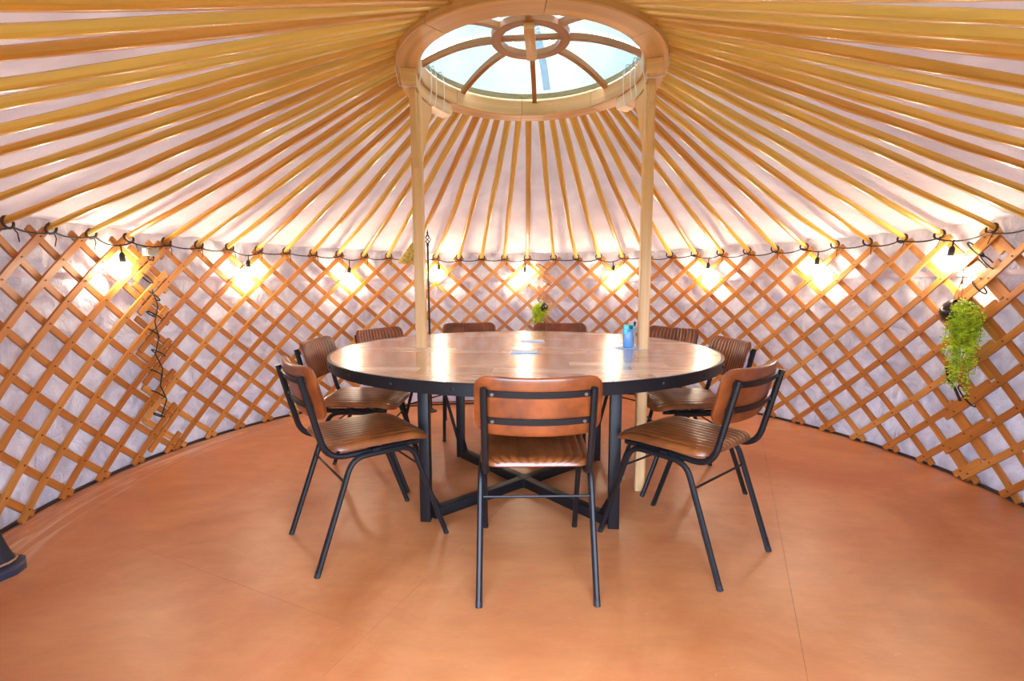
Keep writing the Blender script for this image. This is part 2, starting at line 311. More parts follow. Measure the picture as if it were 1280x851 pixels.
# ------------------------------------------------------------------ wall lining (round, in stretches)
from mathutils import noise
def wrinkle(t, z):
    a = rad(t)*R
    v = noise.noise(Vector((a*7, z*2.2, 3.1)))*.011+noise.noise(Vector((a*17, z*9, 8.)))*.006+noise.noise(Vector((a*4, z*7, 21.)))*.009
    w_ = noise.noise(Vector((a*2.2, z*2.2, 44.)))*1.6
    v += .012*(1-abs(noise.noise(Vector((a*11+w_*2, z*4.5+w_*2.5, 1.)))*2))**3+.006*(1-abs(noise.noise(Vector((a*19-w_*3, z*11, 5.)))*2))**3-.008
    return v
def wall(name, t0, t1):
    n = int((t1-t0)/.62); m = 60; V = []; F = []
    for i in range(n+1):
        t = t0+(t1-t0)*i/n
        for j in range(m+1):
            z = 1.43*j/m; k = min(1, z/.05)
            V.append(yp(t, R+.045+wrinkle(t, z)*k, z))
    for i in range(n):
        for j in range(m): a = i*(m+1)+j; F.append((a, a+1, a+m+2, a+m+1))
    k = len(V)                       # outer skin, so the wall has thickness
    for i in range(n+1):
        t = t0+(t1-t0)*i/n; V += [yp(t, R+.09, 0), yp(t, R+.09, 1.43)]
    for i in range(n):
        a = k+2*i; F.append((a, a+2, a+3, a+1)); F.append((i*(m+1)+m, a+1, a+3, (i+1)*(m+1)+m))
    b = MB(); b.add(V, F); w = structure(b.build(name, 'lining')); w.location = (CX, CY, 0)
    s = MB(); fr = []
    for i in range(n+1):
        t = t0+(t1-t0)*i/n; fr.append((yp(t, R+.030+.003*noise.noise(Vector((t*.7, 0, 0))), 1.135), yp(t, 1, 0), Vector((0, 0, 1))))
    s.sweep(fr, [(-.003, -.014), (.003, -.014), (.003, .014), (-.003, .014)]); s.build('seam_tape', 'seam', w)
    return w
wall('wall_left', DOOR1, -45.); wall('wall_back', -45., 45.); wall('wall_right', 45., DOOR0)
def arc_trim(name, t0, t1):
    s = MB(); fr = [(yp(t0+(t1-t0)*i/90, R+.016, .006), yp(t0+(t1-t0)*i/90, 1, 0), Vector((0, 0, 1))) for i in range(91)]
    s.sweep(fr, [(-.009, -.005), (.009, -.005), (.009, .007), (-.009, .007)]); o = structure(s.build(name, 'trim')); o.location = (CX, CY, 0)
arc_trim('baseboard_left', DOOR1, 0.); arc_trim('baseboard_right', 0., DOOR0)
# doorway behind the camera: an open frame
dm = 181.5; d = structure(MB().build('door_1', 'doorwood')); d.location = (CX, CY, 0); d.rotation_euler = (0, 0, -rad(dm))
for sx in (-1, 1): b = MB(); b.box((sx*.715, R-.01, .72), (.09, .12, 1.44), None, .006); b.build('door_jamb', 'doorwood', d)
b = MB(); b.box((0, R-.01, 1.475), (1.53, .12, .07), None, .006); b.build('door_lintel', 'doorwood', d)

# ------------------------------------------------------------------ lattice wall sections
DZ = .1054; ZT = 1.318; ZB = .014
W2, T2 = .0168, .0062
def slat_mesh(sign, step, t_top, z0, z1, r):
    """strip through the head crossing at angle t_top, running down to the left (sign=1) or right (-1)"""
    n = max(2, int((z1-z0)/.1)); fr = []; k = step/(2*DZ)
    tr = lambda z: t_top-sign*(ZT-z)*k
    for i in range(n+1):
        z = z0+(z1-z0)*i/n; t = tr(z); tan = yp(t, 1, 0); side = Vector((cos(rad(t)), -sin(rad(t)), 0))
        d = (side*(sign*rad(k)*r)+Vector((0, 0, 1))).normalized(); fr.append((yp(t, r, z), tan, d.cross(tan).normalized()))
    b = MB(); b.sweep(fr, [(-T2, -W2), (T2, -W2), (T2, W2), (-T2, W2)]); return b.mesh('slat', 'lattice')
LASH = []
def lattice(label, heads, step, t0, t1, vis0=-130, vis1=130):
    e = thing('lattice_wall', label, 'lattice', (CX, CY, 0)); k = step/(2*DZ); cache = {}; rv = MB(); lo = heads[0]
    n_extra = int((ZT-ZB)*k/step)+2
    allh = [lo+step*i for i in range(-n_extra, len(heads)+n_extra)]
    for sign in (1, -1):
        r = R-.0145 if sign == 1 else R
        for h in allh:
            z0, z1 = ZB+rnd.uniform(-.004, .006), ZT+.034+rnd.uniform(-.006, .006)
            # clip to the section's stretch t0..t1 (sawtooth ends)
            za = ZT-(h-t0)/k*sign; zb = ZT-(h-t1)/k*sign
            lo_z, hi_z = min(za, zb), max(za, zb)
            j = rnd.uniform(-.012, .012)
            a, b = max(z0, lo_z+j), min(z1, hi_z+j)
            if b-a < .07: continue
            full = a == z0 and b == z1
            if full:
                if (sign, 0) not in cache: cache[(sign, 0)] = [slat_mesh(sign, step, 0, z0, z1, r) for _ in range(1)]
                o = link('slat', cache[(sign, 0)][0], e); o.rotation_euler = (0, 0, -rad(h))
            else: o = link('slat', slat_mesh(sign, step, h, a, b, r), e)
    for h in allh:                      # hide knots at the crossings
        for i in range(13):
            for q in (0, .5):
                t = h+(q*step); z = ZT-DZ*(2*i if q == 0 else 2*i+1)
                if z < .04 or not (t0+1 < t < t1-1) or not vis0 < t < vis1: continue
                p = yp(t, R-.0225, z); a = yp(t, 1, 0); s = Vector((cos(rad(t)), -sin(rad(t)), 0))
                rv.sweep([(p-a*.003, s, Vector((0, 0, 1))), (p+a*.003, s, Vector((0, 0, 1)))], [(cos(q2*pi/3)*.0045, sin(q2*pi/3)*.0045) for q2 in range(6)])
    o = rv.build('hide_knots', 'rivet', e); o['kind'] = 'stuff'
    return e
HB = [1.35-5.543*(14-k) for k in range(15)]; HC = [7.74+5.434*k for k in range(15)]
HA = [-82.31-5.6*k for k in range(18)][::-1]; LA_ = [h-1.25 for h in HA]; HD = [90.84+5.5*k for k in range(16)]
lat_a = lattice('wooden lattice wall section at the left edge, ending where the black lashings climb', LA_, 5.6, DOOR1+2, -76.6)
lat_b = lattice('wooden lattice wall section left of the back planter, between the two lashed joints', HB, 5.543, -81.6, 6.9)
lat_c = lattice('wooden lattice wall section between the back planter and the right hanging planter', [h+.6 for h in HC], 5.434, 3.6, 92.2)
lat_d = lattice('wooden lattice wall section at the right edge, beyond the right hanging planter', HD, 5.5, 87.0, DOOR0-2)
def lashing(parent, t, z, tilt, w=.05, cord='cord'):
    """a loop of dark rope wound round two neighbouring slats"""
    pts = []
    for i in range(14):
        a = 2*pi*i/14; c, s_ = cos(a)*w, sin(a)*.021
        tt = t+math.degrees(c*cos(tilt)/R); pts.append(yp(tt, R-.012+s_, z+c*sin(tilt)))
    b = MB(); b.tube(pts, .0038, 6, True); b.build('lashing', cord, parent)
for z in (1.13, 1.02, .90, .79, .66, .54, .40, .27): lashing(lat_b, -79.2+rnd.uniform(-.5, .5), z, rnd.uniform(-.75, -.5), .050)
b = MB(); b.tube([yp(-79.2+(.45 if i % 2 else -.45)+rnd.uniform(-.25, .25), R-.036, 1.06-i*.1) for i in range(9)], .0034, 6); b.build('lashing', 'cord', lat_b)
for t, z, w in ((88.6, 1.26, .06), (90.4, 1.19, .06), (89.6, 1.06, .05), (87.3, .86, .05), (89.4, .47, .07)): lashing(lat_d, t, z, -.75, w)
b = MB(); b.tube([yp(86.6, R-.034, .62), yp(87.3, R-.04, .55), yp(88.3, R-.036, .5), yp(89.2, R-.036, .44)], .007, 6); b.build('lashing', 'cord', lat_d)
for t, z in ((5.2, 1.27), (6.3, 1.1), (5.0, .9), (6., .7)): lashing(lat_c, t, z, -.6, .05)

# ------------------------------------------------------------------ roof: canvas and rafters
ZR, RR = 2.150, .625
ALLH = HA+HB+HC+HD
def roof_z(r, lift=0.): return ZW+.012+(ZR-ZW)*(R-r)/(R-RR)+lift
V = []; F = []; NT, NR = 340, 26
hs = sorted(ALLH)
for i in range(NT):
    t = -180+360*i/NT
    near = min(abs(((t-h+180) % 360)-180) for h in hs)/2.75; near = min(1, near)
    for j in range(NR+1):
        u = j/NR; r = (R+.07)+(RR-R-.07)*u
        z = roof_z(r, .062)-.009*near*(1-u)*min(1, u*6)+.006*noise.noise(Vector((t*.25, r*3, 2)))+.004*noise.noise(Vector((t*.1+r*5, r*9, 5)))
        q = yp(t, r, z); q.x += (KX-CX)*u; q.y += (KY-CY)*u; V.append(q)
for i in range(NT):
    i2 = (i+1) % NT
    for j in range(NR): F.append((i*(NR+1)+j, i2*(NR+1)+j, i2*(NR+1)+j+1, i*(NR+1)+j+1))
n0 = len(V)
for i in range(NT):
    t = -180+360*i/NT
    for r in (R+.10, RR): V.append(yp(t, r, roof_z(r, .10)))
for i in range(NT):
    i2 = (i+1) % NT; F.append((n0+2*i, n0+2*i+1, n0+2*i2+1, n0+2*i2)); F.append((i*(NR+1), n0+2*i, n0+2*i2, i2*(NR+1)))
b = MB(); b.add(V, F); ceiling = structure(b.build('ceiling', 'roof')); ceiling.location = (CX, CY, 0)
tie = MB(); tie.tube([(cos(2*pi*i/12)*.030, 0, sin(2*pi*i/12)*.026) for i in range(12)], .006, 5, True)
tie.tube([(.02, 0, -.02), (.024, -.01, -.045), (.02, -.012, -.085)], .0028, 4); tie_me = tie.mesh('rope_loop', 'dark_tie')
cen = Vector((KX-CX, KY-CY, 0))
for h in hs:
    p0 = yp(h, R-.004, ZW+.004); a1 = h+rnd.uniform(-.25, .25); p1 = cen+yp(a1, RR+.012, ZR)
    d = p1-p0; ln = d.length; d.normalize(); sd = d.cross(Vector((0, 0, 1))).normalized(); up = sd.cross(d)
    fr = []; sec = []; bow = rnd.uniform(-.004, .016); lat = rnd.uniform(-.010, .010); kink = rnd.uniform(.25, .42); n = 9; w0 = rnd.uniform(.0165, .0195); w1 = rnd.uniform(.018, .0215)
    for i in range(n+1):
        u = i/n; s = (u/kink if u < kink else (1-u)/(1-kink))
        s = s*s*(3-2*s)
        fr.append((p0+d*(ln*u)-up*(bow*s)+sd*(lat*s), sd, up))
        q = min(1, max(0, (u-.28)/.25)); e = 1/(1.0+(2.4*q)); w = w0+(w1-w0)*q
        sec.append([(w*math.copysign(abs(cos(a))**e, cos(a)), .8*w*math.copysign(abs(sin(a))**e, sin(a))) for a in [pi/8+2*pi*k/8 for k in range(8)]] if q < .5 else
                   [(w*x, .74*w*y) for x, y in ((1, .72), (.72, 1), (-.72, 1), (-1, .72), (-1, -.72), (-.72, -1), (.72, -1), (1, -.72))])
    b = MB(); b.sweep(fr, sec); o = b.build('rafter', 'rafter', ceiling)
    t = link('rope_loop', tie_me, o); t.location = yp(h, R-.03, ZW+.004); t.rotation_euler = (rnd.uniform(-.3, .3), 0, -rad(h))

# ------------------------------------------------------------------ crown
PHI = -4.8
def kp(a, r, z): return Vector((r*cos(rad(a)), r*sin(rad(a)), z))      # about the crown centre, a = 0 towards the right post
crown = thing('skylight', 'round wooden crown with domed skylight, resting on two posts', 'skylight', (KX, KY, 0), rad(PHI))
RI, RO, ZC, ZC2 = .540, .648, 2.098, 2.178
NSEG = 8
for k in range(NSEG):
    fr = [(kp(k*45+8+(45-.25)*i/10, 0, 0), kp(k*45+8+(45-.25)*i/10, 1, 0), Vector((0, 0, 1))) for i in range(11)]
    b = MB(); b.sweep(fr, [(RI, ZC+.004), (RI+.004, ZC), (RO-.004, ZC), (RO, ZC+.004), (RO, ZC2+.05), (RI+.02, ZC2+.05), (RI+.012, ZC2), (RI, ZC2)][::-1]); b.build('ring_segment', 'ring', crown)
def dome_z(r):  return ZC2-.004+(2.272-ZC2)*(1-((r-.165)/(RI-.165))**2) if r > .165 else 2.272
# upper lip that carries the dome
fr = [(kp(i*7.5, 0, 0), kp(i*7.5, 1, 0), Vector((0, 0, 1))) for i in range(48)]
b = MB(); b.sweep(fr, [(.145, 2.262), (.194, 2.262), (.194, 2.290), (.145, 2.290)][::-1], True); b.build('inner_ring', 'rib', crown)
for k in range(8):
    a = 90+k*45 if k % 2 == 0 else 90+k*45+(3 if k in (1, 5) else -3)
    ax = kp(a, 1, 0); sd = Vector((-ax.y, ax.x, 0)); fr = []
    for i in range(9):
        r = .190+(RI+.005-.190)*i/8; fr.append((ax*r+Vector((0, 0, dome_z(r)+.006)), sd, Vector((0, 0, 1))))
    b = MB(); b.sweep(fr, [(-.013, -.013), (.013, -.013), (.013, .013), (-.013, .013)]); b.build('rib', 'rib', crown)
b = MB(); b.box((0, 0, 2.279), (.292, .022, .022), None, .002); b.build('cross_bar', 'rib', crown)
b = MB(); b.box((0, -.012, 2.250), (.050, .315, .030), None, .003); b.build('hub_bar', 'ring', crown)
for k in range(8):
    a0 = 90+k*45+1.2; a1 = a0+45-2.4; V = []; F = []; n, m = 8, 9
    for lay in (0, .003):
        for i in range(n+1):
            for j in range(m+1):
                r = .02+(RI+.012-.02)*j/m; V.append(kp(a0+(a1-a0)*i/n, r, dome_z(max(r, .165))+.024+.012*(1-r/RI)+lay))
    q = (n+1)*(m+1)
    for i in range(n):
        for j in range(m): a = i*(m+1)+j; F += [(a, a+1, a+m+2, a+m+1), (q+a, q+a+m+1, q+a+m+2, q+a+1)]
    b = MB(); b.add(V, F); b.build('skylight_pane', 'acrylic', crown)
fr = []
for i in range(10):
    r = -.10+.62*i/9; ax = kp(84, 1, 0); fr.append((ax*r+Vector((.02, 0, dome_z(max(abs(r), .165))+.046+.012*(1-abs(r)/RI))), Vector((-ax.y, ax.x, 0)), Vector((0, 0, 1))))
b = MB(); b.sweep(fr, [(-.020, 0), (.020, 0), (.020, .004), (-.020, .004)])
o = b.build('webbing_strap', 'strapgrey', crown); o['label'] = 'grey webbing strap lying over the outside of the dome'
# ring-to-rafter sockets row: dark slots read between the rafters
# ------------------------------------------------------------------ posts
def post(sgn, label):
    c = Vector((KX, KY, 0))+Matrix.Rotation(rad(PHI), 3, 'Z') @ Vector((sgn*.5785, 0, 0))
    e = thing('roof_post', label, 'post', c, rad(PHI))
    pw = .026; ch = .006
    sec = [(pw, pw-ch), (pw-ch, pw), (-pw+ch, pw), (-pw, pw-ch), (-pw, -pw+ch), (-pw+ch, -pw), (pw-ch, -pw), (pw, -pw+ch)]
    b = MB(); X, Y = Vector((1, 0, 0)), Vector((0, 1, 0))
    b.sweep([((0, 0, z), X, Y) for z in (0, .3, .752, 1.2, 1.7, 2.033)], sec); b.build('shaft', 'post', e)
    # saddle: an arc of wood under the ring
    fr = []
    for i in range(13):
        a = -15+49*i/12; q = Vector((sgn*(.590*cos(rad(a))-.5785), .590*sin(rad(a)), 0)); n = Vector((sgn*cos(rad(a)), sin(rad(a)), 0)); fr.append((q, n, Vector((0, 0, 1))))
    b = MB(); b.sweep(fr, [(-.036, 2.034), (.036, 2.034), (.036, 2.096), (-.036, 2.096)]); b.build('saddle', 'post', e)
    # two carved brackets, fore and aft along the ring
    for s in (-1, 1):
        prof = []
        for i in range(22):
            u = i/21; z = 2.030-.36*u; w = ((.135 if s > 0 else .062)*(1-u)**1.1+.016*abs(sin(pi*4.*u))*(1-u*.5)+.004)
            prof.append((w, z))
        n = len(prof); V = []; F = []
        for x in (-.015, .015):
            for w, z in prof: V.append((x, s*.026, z)); V.append((x-sgn*(.5785-math.sqrt(.5785**2-(.026+w)**2)), s*(.026+w), z))
        for i in range(n-1):
            a = 2*i; q = 2*n+a
            F += [(a, a+2, a+3, a+1), (q, q+1, q+3, q+2), (a+1, a+3, q+3, q+1), (a, q, q+2, a+2)]
        F += [(0, 1, 2*n+1, 2*n), (2*n-2, 4*n-2, 4*n-1, 2*n-1)]
        b = MB(); b.add(V, F); b.build('carved_bracket', 'post', e)
    # white cord bindings round saddle and ring
    for a in (-11, 11, 17, 25):
        q = Vector((sgn*(.590*cos(rad(a))-.5785), .590*sin(rad(a)), 0)); n = Vector((sgn*cos(rad(a)), sin(rad(a)), 0))
        pts = [q+n*x+Vector((0, 0, z)) for x, z in ((-.059, 2.10), (-.047, 2.03), (0, 2.026), (.046, 2.03), (.062, 2.10), (.062, 2.19), (.058, 2.234), (0, 2.236), (-.04, 2.236), (-.059, 2.18))]
        b = MB(); b.tube(pts, .0028, 6, True); b.build('cord_binding', 'white_cord', e)
    return e
post(-1, 'left pale timber post rising through the round table to the crown')
post(1, 'right pale timber post rising through the round table beside the blue bottle')

# ------------------------------------------------------------------ round table
TX, TY, TR, TZ = .062, 2.510, .965, .752
tb = thing('round_table', 'large round plank table with black metal rim and cross base around both posts', 'table', (TX, TY, 0), rad(PHI))
Ri = Matrix.Rotation(-rad(PHI), 3, 'Z')
holes = []
for sgn in (-1, 1):
    c = Vector((KX-TX, KY-TY, 0)); c = Ri @ c; holes.append((c.x+sgn*.5785, c.y))
hy = sum(h[1] for h in holes)/2; HH = .029
circ = [((TR-.012)*cos(2*pi*i/120), (TR-.012)*sin(2*pi*i/120)) for i in range(120)]
xs_cut = [holes[0][0]-HH, holes[0][0]+HH, holes[1][0]-HH, holes[1][0]+HH]
pl = random.Random(3); rows = []; y = hy+HH
edges_up = [hy, hy+HH]+[hy+HH+.088*i for i in range(1, 14)]; edges_dn = [hy, hy-HH]+[hy-HH-.088*i for i in range(1, 14)]
for E in (edges_up, edges_dn):
    for i in range(len(E)-1):
        y0, y1 = sorted((E[i], E[i+1]))
        if i == 0: cuts = [-1.1, xs_cut[0], xs_cut[1], -.1, .28, xs_cut[2], xs_cut[3], 1.1]
        else:
            cuts = [-1.1]; x = -1.1+pl.uniform(.15, .5)
            while x < 1.0: cuts.append(x); x += pl.uniform(.28, .55)
            cuts.append(1.1)
        for a, c in zip(cuts, cuts[1:]):
            if i == 0 and any(abs(a-(h[0]-HH)) < 1e-6 for h in holes): continue
            g = .0006; q = clip([(a+g, y0+g), (c-g, y0+g), (c-g, y1-g), (a+g, y1-g)], circ)
            if len(q) > 2:
                p = MB(); p.prism(q, TZ-.014, TZ, .0006); p.build('plank', 'plank', tb, False)
# core boards: two halves notched round the posts
for s in (1, -1):
    half = [(x, y) for x, y in circ if (y-hy)*s > .0]
    # build as strips between cut lines so that the notches stay open
    b = MB()
    for x0, x1, yy in ((-1.1, xs_cut[0], 0), (xs_cut[0], xs_cut[1], HH), (xs_cut[1], xs_cut[2], 0), (xs_cut[2], xs_cut[3], HH), (xs_cut[3], 1.1, 0)):
        lo, hi = (hy+yy+.001, 1.1) if s > 0 else (-1.1, hy-yy-.001)
        q = clip([(x0, lo), (x1, lo), (x1, hi), (x0, hi)], circ)
        if len(q) > 2: b.prism(q, TZ-.040, TZ-.0145)
    b.build('half_top', 'board', tb, False)
fr = [(Vector((0, 0, 0)), kp(i*3, 1, 0), Vector((0, 0, 1))) for i in range(120)]
b = MB(); b.sweep(fr, [(TR-.010, TZ-.044), (TR, TZ-.044), (TR, TZ-.001), (TR-.0015, TZ+.0005), (TR-.010, TZ+.0005)][::-1], True); rim = b.build('rim_band', 'black', tb)
bolt = MB(); bolt.lathe([(.007, 0), (.007, .002), (.004, .0045)], 8, Matrix.Rotation(pi/2, 3, 'Y')); bm_ = bolt.mesh('rim_bolt', 'black')
for k in range(24):
    o = link('rim_bolt', bm_, rim); o.location = kp(k*15+4, TR, TZ-.022); o.rotation_euler = (0, 0, rad(k*15+4))
LEG = .60; LA = [45, 135, 225, 315]
for a in LA:
    p = kp(a, LEG, 0); Rm = Matrix.Rotation(rad(a), 3, 'Z')
    b = MB(); b.box((p.x, p.y, (TZ-.04)/2), (.048, .048, TZ-.042), Rm if False else None, .003); lg = b.build('leg', 'black', tb)
    q = kp(a, LEG-.07, 0); d = kp(a, 1, 0); sd = Vector((-d.y, d.x, 0))
    b = MB(); V = [kp(a, LEG-.03, .05)+sd*.004, kp(a, LEG-.075, .05)+sd*.004, kp(a, LEG-.03, .13)+sd*.004]; V += [v-sd*.008 for v in V]
    b.add(V, [(0, 1, 2), (3, 5, 4), (0, 3, 4, 1), (1, 4, 5, 2), (2, 5, 3, 0)]); b.build('foot_gusset', 'black', lg)
    b = MB(); b.box(kp(a, (LEG-.03)/2+.012, .026), (LEG-.055, .048, .048), Rm, .003); b.build('base_bar', 'black', tb)
    b = MB(); b.box(kp(a, (LEG-.03)/2+.012, TZ-.057), (LEG-.055, .045, .026), Rm, .003); b.build('top_bar', 'black', tb)
b = MB(); b.box((0, 0, .0265), (.066, .066, .049), Matrix.Rotation(rad(45), 3, 'Z'), .003); b.build('hub_plate', 'black', tb)

# ------------------------------------------------------------------ chairs (x right of sitter's left... lateral; y forward)
def pad(w, d, t, rc, nrib, amp, n=84, m=20, crown_=0.):
    """tufted pad: ribs run along y; returns top/bottom grid"""
    V = []; F = []
    def outline(v):
        e = abs(v)*d/2; k = d/2-rc
        return w/2 if e <= k else w/2-rc+math.sqrt(max(0, rc*rc-(e-k)**2))
    vs = [math.sin(pi/2*(-1+2*j/m)) for j in range(m+1)]; us = [-1+2*i/n for i in range(n+1)]
    for lay in (1, 0):
        for v in vs:
            hw = outline(v)
            for u in us:
                ed = (max(0, 1-abs(u)**7)*max(0, 1-abs(v)**9))**.5
                x, y = u*hw, v*d/2
                if lay: z = t*.25+ed*(t*.75-amp+crown_*(1-u*u))+amp*abs(sin(pi*nrib*(u+1)/2))*min(1, ed*2.5)*(1 if ed > 0 else 0)
                else: z = t*.25-ed*t*.25
                V.append(Vector((x, y, z)))
    q = (n+1)*(m+1)
    for j in range(m):
        for i in range(n):
            a = j*(n+1)+i; F.append((a, a+1, a+n+2, a+n+1)); F.append((q+a, q+a+n+1, q+a+n+2, q+a+1))
    for j in range(m):
        for i in (0, n):
            a = j*(n+1)+i; f = (a, a+n+1, q+a+n+1, q+a); F.append(f if i == 0 else f[::-1])
    for i in range(n):
        for j in (0, m):
            a = j*(n+1)+i; f = (a, q+a, q+a+1, a+1); F.append(f if j == 0 else f[::-1])
    return V, F
def bend(P, k, r):
    """rounded corner between straight runs"""
    P = [Vector(p) for p in P]; out = [P[0]]
    for i in range(1, len(P)-1):
        a, b, c = P[i-1], P[i], P[i+1]; d0 = (a-b).normalized(); d1 = (c-b).normalized(); rr = min(r[i-1] if isinstance(r, (list, tuple)) else r, (a-b).length*.49, (c-b).length*.49)
        s, e = b+d0*rr, b+d1*rr
        for j in range(k+1):
            t = j/k; out.append(s*(1-t)**2+b*2*t*(1-t)+e*t*t)
    return out+[P[-1]]
def make_chair():
    e = thing('dining_chair', '', 'chair')
    # seat
    V, F = pad(.405, .415, .042, .060, 12, .0045)
    S_ = []
    for v in V:
        y = v.y+.005; z = v.z+.4465
        dz = -.020*max(0, (y-.10)/.11)**2 + .006*max(0, (-y-.10)/.1)**2
        S_.append(Vector((v.x*(1+.05*(y/.2)), y, z+dz)))
    b = MB(); b.add(S_, F); b.build('seat', 'leather_seat', e)
    # back: lean line from (y -.215, z .50) to (-.288, .79)
    V, F = pad(.420, .212, .034, .050, 15, .0045, 90, 16)
    lean = Vector((0, -.245, .97)).normalized(); nrm = Vector((0, lean.z, -lean.y)); c0 = Vector((0, -.257, .685)); B_ = []
    for v in V:
        dep = v.z+.034*(v.x/.21)**2-.022
        B_.append(c0+Vector((v.x, 0, 0))+lean*v.y+nrm*(dep))
    b = MB(); b.add(B_, F); bk = b.build('backrest', 'leather_back', e)
    for zz in (-.045, .052):
        fr = []
        for i in range(13):
            x = -.178+.356*i/12; fr.append((c0+Vector((x, 0, 0))+lean*zz+nrm*(.030*(x/.21)**2-.028), lean, nrm))
        b = MB(); b.sweep(fr, [(-.0105, -.003), (.0105, -.003), (.0105, .003), (-.0105, .003)]); st = b.build('back_strap', 'black', e)
        for x in (-.150, .150):
            p = c0+Vector((x, 0, 0))+lean*zz+nrm*(.030*(x/.21)**2-.032); bb = MB()
            bb.sweep([(p, Vector((1, 0, 0)), lean), (p-nrm*.003, Vector((1, 0, 0)), lean)], [(.006*cos(k*pi/4), .006*sin(k*pi/4)) for k in range(8)]); bb.build('bolt', 'steel', st)
    for s in (-1, 1):
        P = bend([(s*.176, -.292, .752), (s*.176, -.212, .4315), (s*.172, .165, .4315)], 7, .075)
        b = MB(); b.tube(P, .0118, 9); b.build('back_tube', 'black', e)
        for fy in (-1, 1):
            P = bend([(s*.199, fy*.268, .012), (s*.196, fy*.122, .425), (s*.196, 0, .425)], 6, .055)
            b = MB(); b.tube(P, .0112, 9); lg = b.build('leg', 'black', e)
            b = MB(); b.tube([(s*.1991, fy*.2725, 0), (s*.199, fy*.266, .018)], .0118, 9); b.build('foot_cap', 'rubber', lg)
    for fy in (-1, 1):
        b = MB(); b.tube([(-.190, fy*.155, .335), (.190, fy*.155, .335)], .0046, 7); b.build('stretcher', 'black', e)
    b = MB(); b.box((0, -.03, .440), (.40, .03, .010)); b.box((0, .11, .440), (.40, .03, .010)); b.build('seat_support', 'black', e)
    return e
CH = [  # x, y, facing x, facing y, label
    (.082, 1.785, -.012, 1, 'leather chair nearest the viewer, seen from directly behind at the front of the table'),
    (-.627, 2.002, .80, .60, 'leather chair at the front left of the table, back straps turned to the viewer'),
    (.712, 1.932, -.64, .77, 'leather chair at the front right of the table, back turned to the viewer'),
    (-.815, 2.63, 1, -.02, 'leather chair at the left table end, behind the front left chair'),
    (.925, 2.58, -1, -.05, 'leather chair at the right table end, behind the front right chair'),
    (-.70, 3.19, .84, -.54, 'leather chair at the back left, its ribbed back left of the left post'),
    (.895, 3.19, -.83, -.56, 'leather chair at the back right, its ribbed back just right of the right post'),
    (-.307, 3.55, .12, -.99, 'leather chair at the far side just right of the left post, ribbed back top showing'),
    (.335, 3.50, -.15, -.99, 'leather chair at the far side below the small planter, ribbed back top showing'),
]
c0_ = make_chair()
for i, (x, y, fx, fy, lb) in enumerate(CH):
    o = c0_ if i == 0 else copy_tree(c0_)
    o.location = (x, y, 0); o.rotation_euler = (0, 0, math.atan2(fy, fx)-pi/2); o['label'] = lb; o['group'] = 'leather chairs around the round table'

# ------------------------------------------------------------------ string of lights
BULBS = [-84.15, -62.26, -41.22, -20.26, .75, 22.31, 43.47, 64.91, 86.24]
drop = [.06, .055, .085, .06, .085, .06, .06, .06, .05]
st = thing('string_lights', 'black cable of lit bulbs strung round the lattice top under the rafters', 'string lights', (CX, CY, 0))
pts = []; keys = [h for h in hs if -125 < h < 125]
zk = {}
for h in keys: zk[h] = 1.338+rnd.uniform(-.008, .010)
RC = R-.048
for a, b2 in zip(keys, keys[1:]):
    near = any(a < q < b2 for q in BULBS); sag = rnd.uniform(.010, .022)+(.012 if near else 0)
    for i in range(6):
        u = i/6; pts.append(yp(a+(b2-a)*u, RC+.01*sin(pi*u), zk[a]+(zk[b2]-zk[a])*u-sag*4*u*(1-u)))
b = MB(); b.tube(pts, .0042, 6); b.build('cable', 'cord', st)
sock = MB(); sock.lathe([(.006, .052), (.011, .046), (.0145, .036), (.0155, 0), (.0135, -.004)][::-1], 10); sock_me = sock.mesh('socket', 'rubber')
prof = [(.012, .004), (.013, -.008), (.020, -.022), (.028, -.040), (.030, -.056), (.026, -.072), (.015, -.083), (.003, -.087)]
bl = MB(); bl.lathe(prof[::-1], 14); bl_me = bl.mesh('bulb', 'bulb')
for q, dr in zip(BULBS, drop):
    p = min(pts, key=lambda v: (Vector((v.x, v.y, 0))-yp(q, RC, 0)).length); zc = p.z; z = zc-dr-.03
    base = yp(q, RC-.006, z)
    s_ = link('socket', sock_me, st); s_.location = base; s_.rotation_euler = (rnd.uniform(-.12, .12), rnd.uniform(-.12, .12), 0)
    w = MB(); w.tube([Vector((p.x, p.y, zc))-base, Vector((0, 0, .085)), Vector((0, 0, .048))], .004, 6); w.build('drop_wire', 'cord', s_)
    o = link('bulb', bl_me, s_)

